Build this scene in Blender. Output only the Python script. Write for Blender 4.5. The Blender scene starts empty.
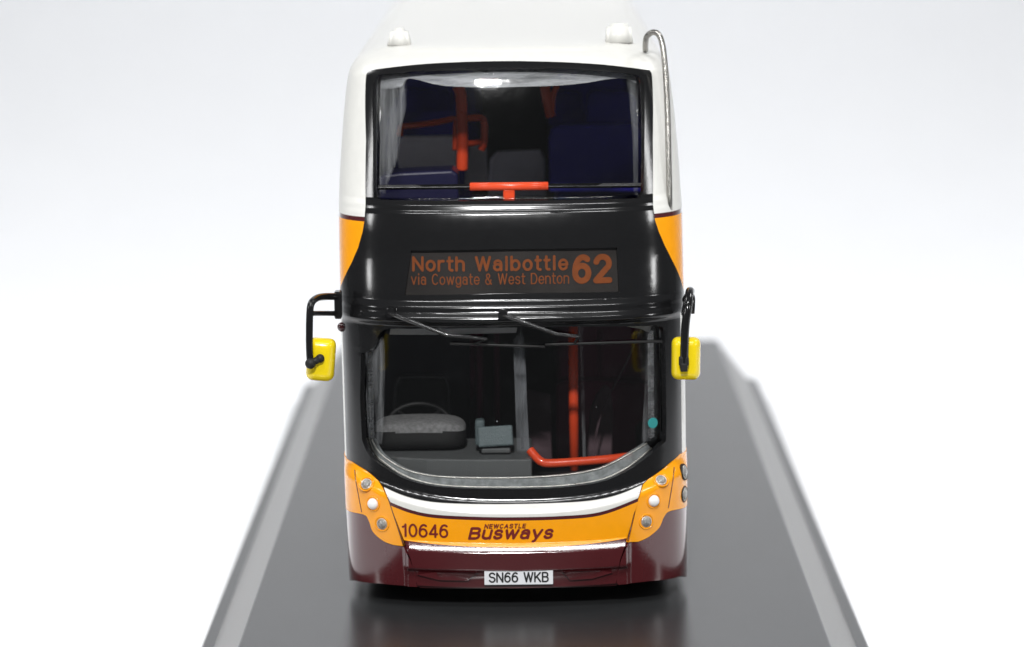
import bpy, bmesh, math, random
from mathutils import Vector, Matrix
from mathutils.geometry import tessellate_polygon
random.seed(7)
SC = bpy.context.scene
COL = SC.collection
SC.unit_settings.system = 'METRIC'
SC.unit_settings.scale_length = 0.01          # one unit is one centimetre: this is a small scale model

# ------------------------------------------------------------------ camera (also used to read photo measurements)
FPX, CAMX, CAMD, CAMH = 3300.0, 0.175, 32.5, 7.85
fwd = Vector((-19, 3300, -502.5)).normalized()
rgt = fwd.cross(Vector((0, 0, 1))).normalized()
upv = rgt.cross(fwd)
ro = math.radians(-0.7)
rgt, upv = rgt * math.cos(ro) + upv * math.sin(ro), upv * math.cos(ro) - rgt * math.sin(ro)
CAM = Vector((CAMX, -CAMD, CAMH))

def at(px, py, y):
    """measured photo position -> (x, z) on the plane at depth y"""
    d = fwd * FPX + rgt * (px - 512) + upv * (323.5 - py)
    t = (y - CAM.y) / d.y
    p = CAM + d * t
    return p.x, p.z
def at3(px, py, y):
    x, z = at(px, py, y); return Vector((x, y, z))

# ------------------------------------------------------------------ the front surface of the bus
def interp(tab, z):
    if z <= tab[0][0]: return tab[0][1]
    if z >= tab[-1][0]: return tab[-1][1]
    for i in range(len(tab) - 1):
        z0, a = tab[i]; z1, b = tab[i + 1]
        if z <= z1:
            def slope(j):
                if j <= 0 or j >= len(tab) - 1: return None
                return (tab[j + 1][1] - tab[j - 1][1]) / (tab[j + 1][0] - tab[j - 1][0])
            d = (b - a) / (z1 - z0)
            m0 = slope(i); m1 = slope(i + 1)
            m0 = d if m0 is None else m0; m1 = d if m1 is None else m1
            if m0 * d <= 0: m0 = 0
            if m1 * d <= 0: m1 = 0
            if d:
                m0 = max(min(m0 / d, 3), 0) * d; m1 = max(min(m1 / d, 3), 0) * d
            h = z1 - z0; u = (z - z0) / h
            return (a * (2*u**3 - 3*u*u + 1) + m0 * h * (u**3 - 2*u*u + u) + b * (3*u*u - 2*u**3) + m1 * h * (u**3 - u*u))
def sm(u):
    u = max(0, min(1, u)); return u * u * (3 - 2 * u)
LT = [(.08, .06), (.14, .02), (.24, 0), (1.2, 0), (2.85, .13), (3.2, .19), (4.0, .42), (4.1, .46), (5.25, .80), (5.38, .88), (5.46, .98), (5.52, 1.12)]
WT = [(.08, 1.73), (.14, 1.745), (.5, 1.752), (2.0, 1.765), (3.9, 1.772), (4.75, 1.725), (5.28, 1.665), (5.40, 1.61), (5.47, 1.54), (5.52, 1.44)]
def Wz(z): return interp(WT, z)
NB, BOW = 3.0, 0.9
_t = []; acc = 0; prev = None
for i in range(401):
    ph = math.pi / 2 * i / 400
    t = math.sin(ph) ** (2 / NB); b = 1 - math.cos(ph) ** (2 / NB)
    if prev: acc += math.hypot((t - prev[0]) * 1.76, (b - prev[1]) * BOW)
    prev = (t, b); _t.append((acc, t, b))
for i in range(401): _t[i] = (_t[i][0] / acc, _t[i][1], _t[i][2])
def tb(p):
    p = max(0, min(1, p)); lo, hi = 0, 400
    while hi - lo > 1:
        m = (lo + hi) // 2
        if _t[m][0] <= p: lo = m
        else: hi = m
    a, c = _t[lo], _t[hi]; u = (p - a[0]) / (c[0] - a[0])
    return a[1] + (c[1] - a[1]) * u, a[2] + (c[2] - a[2]) * u
def p_of_t(t):
    t = max(0, min(1, t)); lo, hi = 0, 400
    while hi - lo > 1:
        m = (lo + hi) // 2
        if _t[m][1] <= t: lo = m
        else: hi = m
    a, c = _t[lo], _t[hi]; u = (t - a[1]) / max(1e-9, c[1] - a[1])
    return a[0] + (c[0] - a[0]) * u
def b_of_t(t):
    t = max(0, min(1, abs(t))); return 1 - (1 - t ** NB) ** (1 / NB)
def band_z(x):                     # lower edge of the white band under the windscreen
    return 0.945 + 0.135 * min(1.35, abs(x) / 1.2) ** 2.6
def relief(x, z, t):
    w = 1 - min(1, abs(t)) ** 10
    r = 0.11 * sm((z - band_z(x) - .01) / 0.15)                      # ledge in front of the windscreen
    wb = sm((1.15 - abs(x)) / .05)
    zs = .665 + .03 * (x / 1.1) ** 2
    u = max(0, min(1, (zs - z) / .09)); r -= wb * 0.078 * (u * (1.12 - .12 * u))                      # shoulder of the bumper
    r += wb * 0.05 * sm((.40 + .02 * abs(x) - z) / .05)
    lin = lambda u: max(0, min(1, u))
    r -= w * (.045 * (lin((3.095 - z) / .062) - sm((2.90 - z) / .06)) + .04 * (lin((2.982 - z) / .055) - sm((2.90 - z) / .06)))
    r -= w * (.03 * (lin((4.085 - z) / .055) - sm((3.92 - z) / .5)) + .02 * (lin((3.985 - z) / .036) - sm((3.92 - z) / .5)))
    return r
REAR = 14.1
def SH(z): return -.010 * (min(z, 4.2) - 1.6)        # the body leans very slightly on its wheels
def S(x, z):
    x = x - SH(z)
    t = x / Wz(z)
    return interp(LT, z) + BOW * b_of_t(t) + relief(x, z, t)
def perim(s, W, L, ins=0, z=None):
    """unrolled outline of the bus: |s| 0..1 front, 1..2 side, 2..3 rear -> x, y, nx, ny"""
    sg = 1 if s >= 0 else -1; s = abs(s); W = W - ins; L = L + ins; R = REAR - ins
    def pt(s):
        if s <= 1:
            t, b = tb(s); y = L + BOW * b
            if z is not None: y += relief(W * t, z, t)
            return W * t, y
        q = L + BOW + (relief(W, z, 1) if z is not None else 0)
        if s <= 2: return W, q + (R - .45 - q) * (s - 1)
        t, b = tb(3 - s); return W * t, R - .45 * b
    x, y = pt(s)
    e = 2e-3; x0, y0 = pt(max(s - e, 0)); x1, y1 = pt(min(s + e, 3))
    tx, ty = x1 - x0, y1 - y0
    if s > 1 and s < 2: tx, ty = 0, 1
    l = math.hypot(tx, ty); nx, ny = ty / l, -tx / l
    if s < e: nx, ny = 0, -1
    return x * sg, y, nx * sg, ny
def P(s, z, off=0):
    x, y, nx, ny = perim(s, Wz(z), interp(LT, z), 0, z)
    return Vector((x + nx * off + SH(z), y + ny * off, z))
def F(px, py):
    """measured photo position -> (s, z) on the front surface"""
    y = .4
    for _ in range(40):
        x, z = at(px, py, y); W = Wz(z); x -= SH(z)
        t = max(-1, min(1, x / W)); yn = interp(LT, z) + BOW * b_of_t(t) + relief(x, z, t)
        y = y * .5 + yn * .5
    return (math.copysign(p_of_t(abs(t)), t), z)
def FX(px, py):
    s, z = F(px, py); return P(s, z)
def sx(x, z): return math.copysign(p_of_t(abs(x) / Wz(z)), x)
def Fl(*pts): return [F(*p) for p in pts]

# ------------------------------------------------------------------ materials
def N(nt, typ, **kw):
    n = nt.nodes.new(typ)
    for k, v in kw.items():
        if k in n.inputs: n.inputs[k].default_value = v
        else: setattr(n, k, v)
    return n
def mat_new(name):
    m = bpy.data.materials.new(name); m.use_nodes = True
    return m, m.node_tree, m.node_tree.nodes['Principled BSDF'], m.node_tree.nodes['Material Output']
def paint(name, col, rough=.3, coat=.0, bump=.05, scale=9, var=.06, metal=0, spec=.5, fine=0, rv=.08):
    m, nt, b, out = mat_new(name)
    b.inputs['Metallic'].default_value = metal
    b.inputs['Specular IOR Level'].default_value = spec
    b.inputs['Coat Weight'].default_value = coat
    b.inputs['Coat Roughness'].default_value = .08
    tc = N(nt, 'ShaderNodeTexCoord')
    n1 = N(nt, 'ShaderNodeTexNoise', Scale=scale, Detail=6.0)
    nt.links.new(tc.outputs['Object'], n1.inputs['Vector'])
    mx = N(nt, 'ShaderNodeMix', data_type='RGBA')
    mx.inputs[6].default_value = (*[c * (1 - var) for c in col], 1)
    mx.inputs[7].default_value = (*[min(1, c * (1 + var)) for c in col], 1)
    nt.links.new(n1.outputs['Fac'], mx.inputs[0]); nt.links.new(mx.outputs[2], b.inputs['Base Color'])
    mr = N(nt, 'ShaderNodeMapRange'); mr.inputs[3].default_value = max(.02, rough - rv); mr.inputs[4].default_value = rough + rv
    nt.links.new(n1.outputs['Fac'], mr.inputs[0]); nt.links.new(mr.outputs[0], b.inputs['Roughness'])
    n2 = N(nt, 'ShaderNodeTexNoise', Scale=scale * 6 + fine, Detail=3.0)
    nt.links.new(tc.outputs['Object'], n2.inputs['Vector'])
    bp = N(nt, 'ShaderNodeBump', Strength=bump, Distance=.02)
    nt.links.new(n2.outputs['Fac'], bp.inputs['Height']); nt.links.new(bp.outputs[0], b.inputs['Normal'])
    return m
def glass(name, tint=(1, 1, 1), rough=.03, ior=1.45, dirt=.06):
    m, nt, b, out = mat_new(name); nt.nodes.remove(b)
    tr = N(nt, 'ShaderNodeBsdfTransparent'); tr.inputs[0].default_value = (*tint, 1)
    gl = N(nt, 'ShaderNodeBsdfGlossy'); gl.inputs['Roughness'].default_value = rough
    fr = N(nt, 'ShaderNodeFresnel', IOR=ior)
    tc = N(nt, 'ShaderNodeTexCoord')
    n1 = N(nt, 'ShaderNodeTexNoise', Scale=2.2, Detail=4.0); nt.links.new(tc.outputs['Object'], n1.inputs['Vector'])
    bp = N(nt, 'ShaderNodeBump', Strength=.05, Distance=.05); nt.links.new(n1.outputs['Fac'], bp.inputs['Height'])
    nt.links.new(bp.outputs[0], gl.inputs['Normal'])
    m1 = N(nt, 'ShaderNodeMixShader'); nt.links.new(fr.outputs[0], m1.inputs[0])
    nt.links.new(tr.outputs[0], m1.inputs[1]); nt.links.new(gl.outputs[0], m1.inputs[2])
    df = N(nt, 'ShaderNodeBsdfDiffuse'); df.inputs[0].default_value = (.5, .52, .55, 1)
    n3 = N(nt, 'ShaderNodeTexNoise', Scale=5, Detail=10.0, Roughness=.7); nt.links.new(tc.outputs['Object'], n3.inputs['Vector'])
    mr = N(nt, 'ShaderNodeMapRange'); mr.inputs[1].default_value = .52; mr.inputs[2].default_value = .8; mr.inputs[4].default_value = dirt
    nt.links.new(n3.outputs['Fac'], mr.inputs[0])
    # fine dust specks
    vo = N(nt, 'ShaderNodeTexVoronoi', Scale=3.5); nt.links.new(tc.outputs['Object'], vo.inputs['Vector'])
    lt = N(nt, 'ShaderNodeMath', operation='LESS_THAN'); lt.inputs[1].default_value = .022; nt.links.new(vo.outputs['Distance'], lt.inputs[0])
    sc = N(nt, 'ShaderNodeMath', operation='MULTIPLY'); sc.inputs[1].default_value = .55; nt.links.new(lt.outputs[0], sc.inputs[0])
    mxm = N(nt, 'ShaderNodeMath', operation='MAXIMUM'); nt.links.new(sc.outputs[0], mxm.inputs[0]); nt.links.new(mr.outputs[0], mxm.inputs[1])
    m2 = N(nt, 'ShaderNodeMixShader'); nt.links.new(mxm.outputs[0], m2.inputs[0])
    nt.links.new(m1.outputs[0], m2.inputs[1]); nt.links.new(df.outputs[0], m2.inputs[2])
    nt.links.new(m2.outputs[0], out.inputs[0])
    return m
def streaky_plastic(name, lo=.1, hi=.7, sx_=1, sz_=1, scale=6, col=(.6, .62, .64)):
    """moulded clear plastic edge: reflections painted as pale streaks, partly see-through"""
    m, nt, b, out = mat_new(name)
    b.inputs['Base Color'].default_value = (*col, 1); b.inputs['Roughness'].default_value = .2  # pale colour stands in for light caught in the clear plastic
    tc = N(nt, 'ShaderNodeTexCoord'); mp = N(nt, 'ShaderNodeMapping'); mp.inputs['Scale'].default_value = (sx_, 1, sz_)
    nt.links.new(tc.outputs['Object'], mp.inputs[0])
    n1 = N(nt, 'ShaderNodeTexNoise', Scale=scale, Detail=8.0, Roughness=.65); nt.links.new(mp.outputs[0], n1.inputs['Vector'])
    mr = N(nt, 'ShaderNodeMapRange'); mr.inputs[1].default_value = .35; mr.inputs[2].default_value = .65
    mr.inputs[3].default_value = lo; mr.inputs[4].default_value = hi
    nt.links.new(n1.outputs['Fac'], mr.inputs[0])
    bp = N(nt, 'ShaderNodeBump', Strength=.6, Distance=.05); nt.links.new(n1.outputs['Fac'], bp.inputs['Height'])
    nt.links.new(bp.outputs[0], b.inputs['Normal'])
    tr = N(nt, 'ShaderNodeBsdfTransparent')
    mx = N(nt, 'ShaderNodeMixShader'); nt.links.new(mr.outputs[0], mx.inputs[0])
    nt.links.new(tr.outputs[0], mx.inputs[1]); nt.links.new(b.outputs[0], mx.inputs[2]); nt.links.new(mx.outputs[0], out.inputs[0])
    return m
M = {}
M['white'] = paint('cream_white_paint', (.69, .685, .65), .32, .2, .04)
M['orange'] = paint('orange_paint', (.88, .335, .002), .2, .3, .06)
M['maroon'] = paint('maroon_paint', (.068, .0085, .011), .13, 1, .04)
M['maroon_print'] = paint('maroon_print', (.15, .012, .010), .4, 0, .02)
M['black'] = paint('gloss_black_plastic', (.008, .008, .0085), .14, 0, .015, spec=.5, rv=.03)
M['blackmat'] = paint('matt_black_plastic', (.012, .012, .012), .55, 0, .06, spec=.3)
M['navy'] = paint('navy_plastic', (.035, .032, .24), .4, 0, .05, spec=.25)
M['lining'] = paint('dark_interior_plastic', (.012, .011, .02), .6, 0, .05, spec=.2)
M['seat_navy'] = paint('navy_seat_plastic', (.035, .030, .36), .45, 0, .06, spec=.3)
M['seat_grey'] = paint('grey_seat_plastic', (.66, .66, .70), .55, 0, .12, spec=.3)
M['seat_maroon'] = paint('maroon_seat_plastic', (.13, .02, .05), .5, 0, .06, spec=.3)
M['grey'] = paint('grey_cab_plastic', (.085, .09, .09), .55, 0, .25, scale=14)
M['speck'] = paint('speckled_grey_plastic', (.24, .24, .24), .6, 0, 1.0, scale=26, var=.75)
M['teal_grey'] = paint('teal_grey_plastic', (.09, .12, .125), .5, 0, .4, scale=12, var=.2)
M['red'] = paint('orange_red_handrail', (.75, .07, .018), .3, .2, .08)
M['yellow'] = paint('yellow_plastic', (.80, .60, .004), .25, .3, .06)
M['chrome'] = paint('grey_metal_rod', (.30, .29, .27), .25, 0, .2, metal=.9, scale=14)
M['lampring'] = paint('silver_lamp_ring', (.55, .54, .50), .3, 0, .3, metal=.7, scale=14)
M['lampglass'] = paint('lamp_lens', (.30, .29, .27), .12, .8, .9, scale=16, var=.85)
M['lampwhite'] = paint('white_lamp_lens', (.85, .85, .84), .25, .4, .05)
M['shelf'] = paint('dark_navy_shelf', (.010, .009, .045), .35, 0, .05, spec=.3)
M['panel_dark'] = paint('dark_maroon_grey_panel', (.10, .065, .075), .5, 0, .1, spec=.3)
M['plate'] = paint('white_plate', (.72, .73, .75), .45, 0, .06, scale=12)
M['ink'] = paint('black_ink', (.012, .012, .012), .5, 0, .02)
M['teal'] = paint('teal_sticker', (.015, .22, .22), .45, 0, .03)
M['tyre'] = paint('tyre_rubber', (.012, .012, .012), .8, 0, .3)
M['rim'] = paint('wheel_rim', (.45, .45, .45), .4, 0, .1, metal=.3)
M['glass'] = glass('clear_windscreen_plastic', dirt=.004)
M['side_glass'] = glass('tinted_window_plastic', tint=(.45, .45, .48), dirt=.03)
M['sheen'] = streaky_plastic('moulded_glazing_edge', .45, .85, 2, 2, 4, (.42, .45, .45))
M['sheenv'] = streaky_plastic('streaked_glazing_side', .0, .20, 9, .6, 2.2)
M['sheenh'] = streaky_plastic('streaked_glazing_top', .15, .6, .6, 5, 3)
M['clearbar'] = streaky_plastic('clear_partition_edge', .08, .24, 5, 1, 3, (.45, .47, .5))
M['display'] = paint('display_card', (.034, .030, .028), .6, 0, .03, scale=1.6, var=.9, spec=.08)
M['amber'] = paint('amber_print', (.25, .068, .018), .6, 0, .02, scale=12, var=.3, spec=.08)
M['wiper'] = paint('worn_black_wiper', (.02, .02, .021), .2, .5, .3, metal=.2, scale=20)

# ------------------------------------------------------------------ mesh builder
class MB:
    def __init__(s): s.v = []; s.f = []; s.m = []; s.sm = []; s.sharp = set()
    def add(s, vs, fs, mi=0, smooth=True):
        o = len(s.v); s.v += [Vector(v) for v in vs]
        for f in fs: s.f.append([i + o for i in f]); s.m.append(mi); s.sm.append(smooth)
        return o
    def box(s, c, d, mi=0, rot=None, bev=0.0):
        bm = bmesh.new(); bmesh.ops.create_cube(bm, size=1)
        bmesh.ops.scale(bm, vec=d, verts=bm.verts)
        if bev: bmesh.ops.bevel(bm, geom=bm.edges[:], offset=bev, segments=3, affect='EDGES', profile=.5)
        R = rot or Matrix.Identity(3)
        s.bm(bm, lambda v: R @ v + Vector(c), mi, False)
    def bm(s, bm, fn=lambda v: v, mi=0, smooth=True):
        bm.verts.index_update(); bm.faces.ensure_lookup_table()
        s.add([fn(v.co.copy()) for v in bm.verts], [[v.index for v in f.verts] for f in bm.faces], mi, smooth); bm.free()
    def tube(s, pts, r, mi=0, n=14, smooth_path=True, cap=True):
        pts = [Vector(p) for p in pts]
        if smooth_path and len(pts) > 2:
            q = []
            for i in range(len(pts) - 1):
                p0 = pts[max(i - 1, 0)]; p1 = pts[i]; p2 = pts[i + 1]; p3 = pts[min(i + 2, len(pts) - 1)]
                for k in range(8):
                    u = k / 8
                    q.append(.5 * ((2 * p1) + (p2 - p0) * u + (2*p0 - 5*p1 + 4*p2 - p3) * u*u + (3*p1 - p0 - 3*p2 + p3) * u**3))
            q.append(pts[-1]); pts = q
        rs = r if isinstance(r, (list, tuple)) else [r] * len(pts)
        if len(rs) != len(pts): rs = [rs[0] + (rs[-1] - rs[0]) * i / (len(pts) - 1) for i in range(len(pts))]
        vs = []; a = None
        for i, p in enumerate(pts):
            t = (pts[min(i + 1, len(pts) - 1)] - pts[max(i - 1, 0)]).normalized()
            if a is None: a = t.orthogonal().normalized()
            a = (a - t * a.dot(t)).normalized(); b = t.cross(a)
            for k in range(n):
                an = 2 * math.pi * k / n
                vs.append(p + (a * math.cos(an) + b * math.sin(an)) * rs[i])
        fs = []
        for i in range(len(pts) - 1):
            for k in range(n): fs.append([i*n + k, i*n + (k+1) % n, (i+1)*n + (k+1) % n, (i+1)*n + k])
        o = s.add(vs, fs, mi, True)
        if cap:
            s.f.append([o + k for k in range(n)][::-1]); s.m.append(mi); s.sm.append(False)
            s.f.append([o + (len(pts) - 1) * n + k for k in range(n)]); s.m.append(mi); s.sm.append(False)
    def patch(s, loops, off=0, th=.04, mi=0, fine=1.0, edge=0.0):
        """loops in (s, z) on the unrolled bus surface; first is outer, rest are holes; built with real thickness"""
        offf = off if callable(off) else (lambda a, z: off)
        tris = tessellate_polygon([[Vector((a, z, 0)) for a, z in lp] for lp in loops])
        flat = [p for lp in loops for p in lp]
        bm = bmesh.new(); bv = [bm.verts.new((a, z, 0)) for a, z in flat]
        for t in tris:
            try: bm.faces.new([bv[i] for i in t])
            except ValueError: pass
        bmesh.ops.recalc_face_normals(bm, faces=bm.faces)
        for f in bm.faces:
            if f.normal.z < 0: f.normal_flip()
        a0 = min(p[0] for p in flat); a1 = max(p[0] for p in flat); z0 = min(p[1] for p in flat); z1 = max(p[1] for p in flat)
        cuts = [i / 45 for i in range(-45, 46)] + [k / 22 for k in range(23, 44)] + [-k / 22 for k in range(23, 44)] + [2 + k / 12 for k in range(12)] + [-2 - k / 12 for k in range(12)]
        if fine > 1: cuts += [i / 180 for i in range(-180, 181) if i % 4]
        zc = [.1 * i for i in range(2, 54)]
        ext = a0 < 1 and a1 > -1
        if ext:
            zc += [.15, .24] + [.38 + .015 * i for i in range(24)] + [.9 + .02 * i for i in range(24)]
            zc += [2.83 + .0125 * i for i in range(24)] + [3.9 + .0125 * i for i in range(17)] + [5.3 + .02 * i for i in range(12)]
        else: zc += [5.3 + .02 * i for i in range(12)]
        for c in sorted(set(cuts)):
            if a0 + 1e-5 < c < a1 - 1e-5:
                bmesh.ops.bisect_plane(bm, geom=bm.verts[:] + bm.edges[:] + bm.faces[:], dist=1e-6, plane_co=(c, 0, 0), plane_no=(1, 0, 0))
        for c in sorted(set(zc)):
            if z0 + 1e-5 < c < z1 - 1e-5:
                bmesh.ops.bisect_plane(bm, geom=bm.verts[:] + bm.edges[:] + bm.faces[:], dist=1e-6, plane_co=(0, c, 0), plane_no=(0, 1, 0))
        bmesh.ops.remove_doubles(bm, verts=bm.verts, dist=1e-5)
        bm.verts.index_update(); nV = len(bm.verts)
        fr = [P(v.co.x, v.co.y, offf(v.co.x, v.co.y)) for v in bm.verts]
        bk = [P(v.co.x, v.co.y, offf(v.co.x, v.co.y) - th) for v in bm.verts]
        fc = [[v.index for v in f.verts] for f in bm.faces]
        be = []
        for e in bm.edges:
            if len(e.link_faces) == 1:
                l = e.link_loops[0]; be.append((l.vert.index, l.link_loop_next.vert.index))
        o = s.add(fr + bk, fc, mi, True)
        for f in fc: s.f.append([i + o + nV for i in f][::-1]); s.m.append(mi); s.sm.append(True)
        for a, b in be:
            s.f.append([o + b, o + a, o + a + nV, o + b + nV]); s.m.append(mi); s.sm.append(False)
            s.sharp.add((min(o+a, o+b), max(o+a, o+b))); s.sharp.add((min(o+a, o+b) + nV, max(o+a, o+b) + nV))
        bm.free()
    def build(s, name, mats, parent=None, label=None, bevel=0, fixn=False, auto=None, subsurf=0):
        me = bpy.data.meshes.new(name); me.from_pydata([v[:] for v in s.v], [], s.f)
        for m in (mats if isinstance(mats, list) else [mats]): me.materials.append(m)
        me.polygons.foreach_set('material_index', s.m); me.polygons.foreach_set('use_smooth', s.sm)
        if s.sharp:
            for e in me.edges:
                k = (min(e.vertices), max(e.vertices))
                if k in s.sharp: e.use_edge_sharp = True
        me.validate(); me.update()
        if fixn:
            bm = bmesh.new(); bm.from_mesh(me); bmesh.ops.recalc_face_normals(bm, faces=bm.faces); bm.to_mesh(me); bm.free()
        o = bpy.data.objects.new(name, me); COL.objects.link(o)
        if auto:
            for p in me.polygons: p.use_smooth = True
            me.set_sharp_from_angle(angle=math.radians(auto))
        if bevel:
            b = o.modifiers.new('bevel', 'BEVEL'); b.width = bevel; b.segments = 3; b.limit_method = 'ANGLE'; b.angle_limit = math.radians(50)
        if subsurf:
            b = o.modifiers.new('sub', 'SUBSURF'); b.levels = b.render_levels = subsurf
        if parent:
            o.parent = parent; o.matrix_parent_inverse = parent.matrix_world.inverted()
        if label: o['label'] = label
        return o
def empty(name, loc, label, cat):
    o = bpy.data.objects.new(name, None); COL.objects.link(o); o.location = loc; o.empty_display_size = .5
    o['label'] = label; o['category'] = cat
    bpy.context.view_layer.update(); return o
def mirror(lp): return [(-a, z) for a, z in lp][::-1]
def arc(c, r, a0, a1, n=10):
    return [(c[0] + r * math.cos(math.radians(a0 + (a1 - a0) * i / n)), c[1] + r * math.sin(math.radians(a0 + (a1 - a0) * i / n))) for i in range(n + 1)]
def dense(lp, n=6, closed=True):
    out = []; k = len(lp)
    for i in range(k if closed else k - 1):
        p0, p1, p2, p3 = lp[(i-1) % k], lp[i], lp[(i+1) % k], lp[(i+2) % k]
        if not closed:
            p0 = lp[max(i-1, 0)]; p3 = lp[min(i+2, k-1)]
        for j in range(n):
            u = j / n
            out.append(tuple(.5 * (2*p1[q] + (p2[q]-p0[q])*u + (2*p0[q]-5*p1[q]+4*p2[q]-p3[q])*u*u + (3*p1[q]-p0[q]-3*p2[q]+p3[q])*u**3) for q in (0, 1)))
    if not closed: out.append(tuple(lp[-1]))
    return out
def lerp_line(a, b, n=8): return [(a[0] + (b[0]-a[0]) * i / n, a[1] + (b[1]-a[1]) * i / n) for i in range(n + 1)]

# ------------------------------------------------------------------ stroke lettering (letters built from pen strokes, no font file)
XH = .72
def _l(*p): return ('l', p)
def _a(cx, cy, rx, ry, a0, a1): return ('a', (cx, cy, rx, ry, a0, a1))
def glyphs(xh=XH):
    h = xh / 2
    G = {
     '0': (.56, [_a(.28, .5, .28, .5, 0, 360)]),
     '1': (.30, [_l(.24, 0, .24, 1), _l(.24, .96, .18, .84, .02, .78)]),
     '2': (.56, [_a(.28, .71, .27, .29, 165, -30), _l(.50, .56, .02, .03), _l(.0, 0, .56, 0)]),
     '4': (.58, [_l(.44, 0, .44, 1), _l(.44, 1, .0, .26), _l(0, .24, .58, .24)]),
     '6': (.56, [_a(.28, .32, .28, .32, 0, 360), _a(.34, .42, .34, .58, 58, 185)]),
     'S': (.58, [_a(.29, .76, .27, .24, 20, 270), _a(.29, .26, .29, .26, 90, -160)]),
     'N': (.62, [_l(0, 0, 0, 1), _l(.62, 0, .62, 1), _l(0, 1, .62, 0)]),
     'W': (.92, [_l(0, 1, .23, 0), _l(.23, 0, .46, 1), _l(.46, 1, .69, 0), _l(.69, 0, .92, 1)]),
     'K': (.60, [_l(0, 0, 0, 1), _l(.58, 1, .02, .38), _l(.20, .58, .60, 0)]),
     'B': (.58, [_l(0, 0, 0, 1), _l(0, 1, .34, 1), _l(0, .53, .36, .53), _l(0, 0, .34, 0), _a(.34, .765, .21, .235, -90, 90), _a(.34, .265, .25, .265, -90, 90)]),
     'E': (.50, [_l(0, 0, 0, 1), _l(0, 1, .50, 1), _l(0, .52, .46, .52), _l(0, 0, .5, 0)]),
     'C': (.60, [_a(.32, .5, .32, .5, 45, 315)]),
     'A': (.66, [_l(0, 0, .33, 1), _l(.33, 1, .66, 0), _l(.12, .33, .54, .33)]),
     'T': (.56, [_l(.28, 0, .28, 1), _l(0, 1, .56, 1)]),
     'L': (.46, [_l(0, 0, 0, 1), _l(0, 0, .46, 0)]),
     'D': (.60, [_l(0, 0, 0, 1), _l(0, 1, .26, 1), _l(0, 0, .26, 0), _a(.26, .5, .34, .5, -90, 90)]),
     'o': (.52, [_a(.26, h, .26, h, 0, 360)]),
     'e': (.50, [_a(.26, h, .26, h, 0, 325), _l(.02, h, .5, h)]),
     'a': (.48, [_a(.22, h * .62, .22, h * .62, 0, 360), _l(.46, 0, .46, xh * .66), _a(.24, xh * .68, .22, xh * .32, 0, 165)]),
     'b': (.52, [_l(0, 0, 0, 1), _a(.26, h, .26, h, 0, 360)]),
     'g': (.52, [_a(.25, h, .25, h, 0, 360), _l(.51, xh, .51, -.05), _a(.27, -.05, .24, .20, 0, -160)]),
     'h': (.48, [_l(0, 0, 0, 1), _a(.24, xh - .24, .24, .24, 0, 180), _l(.48, 0, .48, xh - .24)]),
     'n': (.48, [_l(0, 0, 0, xh), _a(.24, xh - .24, .24, .24, 0, 180), _l(.48, 0, .48, xh - .24)]),
     'r': (.30, [_l(0, 0, 0, xh), _a(.25, xh - .25, .25, .25, 75, 180)]),
     't': (.30, [_l(.12, .16, .12, 1), _a(.28, .16, .16, .16, 180, 280), _l(0, xh, .32, xh)]),
     'l': (.10, [_l(.05, 0, .05, 1)]),
     'i': (.10, [_l(.05, 0, .05, xh), _l(.05, .93, .05, 1.04)]),
     'v': (.50, [_l(0, xh, .25, 0), _l(.25, 0, .50, xh)]),
     'w': (.76, [_l(0, xh, .19, 0), _l(.19, 0, .38, xh), _l(.38, xh, .57, 0), _l(.57, 0, .76, xh)]),
     'y': (.52, [_l(0, xh, .27, .0), _l(.52, xh, .22, -.14), _a(.10, -.12, .13, .14, 270, 350)]),
     's': (.44, [_a(.22, xh * .75, .20, xh * .25, 15, 270), _a(.22, xh * .26, .22, xh * .26, 90, -165)]),
     'u': (.48, [_l(.48, 0, .48, xh), _l(0, .24, 0, xh), _a(.24, .24, .24, .24, 180, 360)]),
     '&': (.66, [_a(.27, .80, .17, .20, -60, 240), _a(.26, .26, .26, .28, 80, 350), _l(.13, .66, .62, 0), _l(.51, .2, .58, .42)]),
     ' ': (.26, []),
    }
    return G
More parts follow.
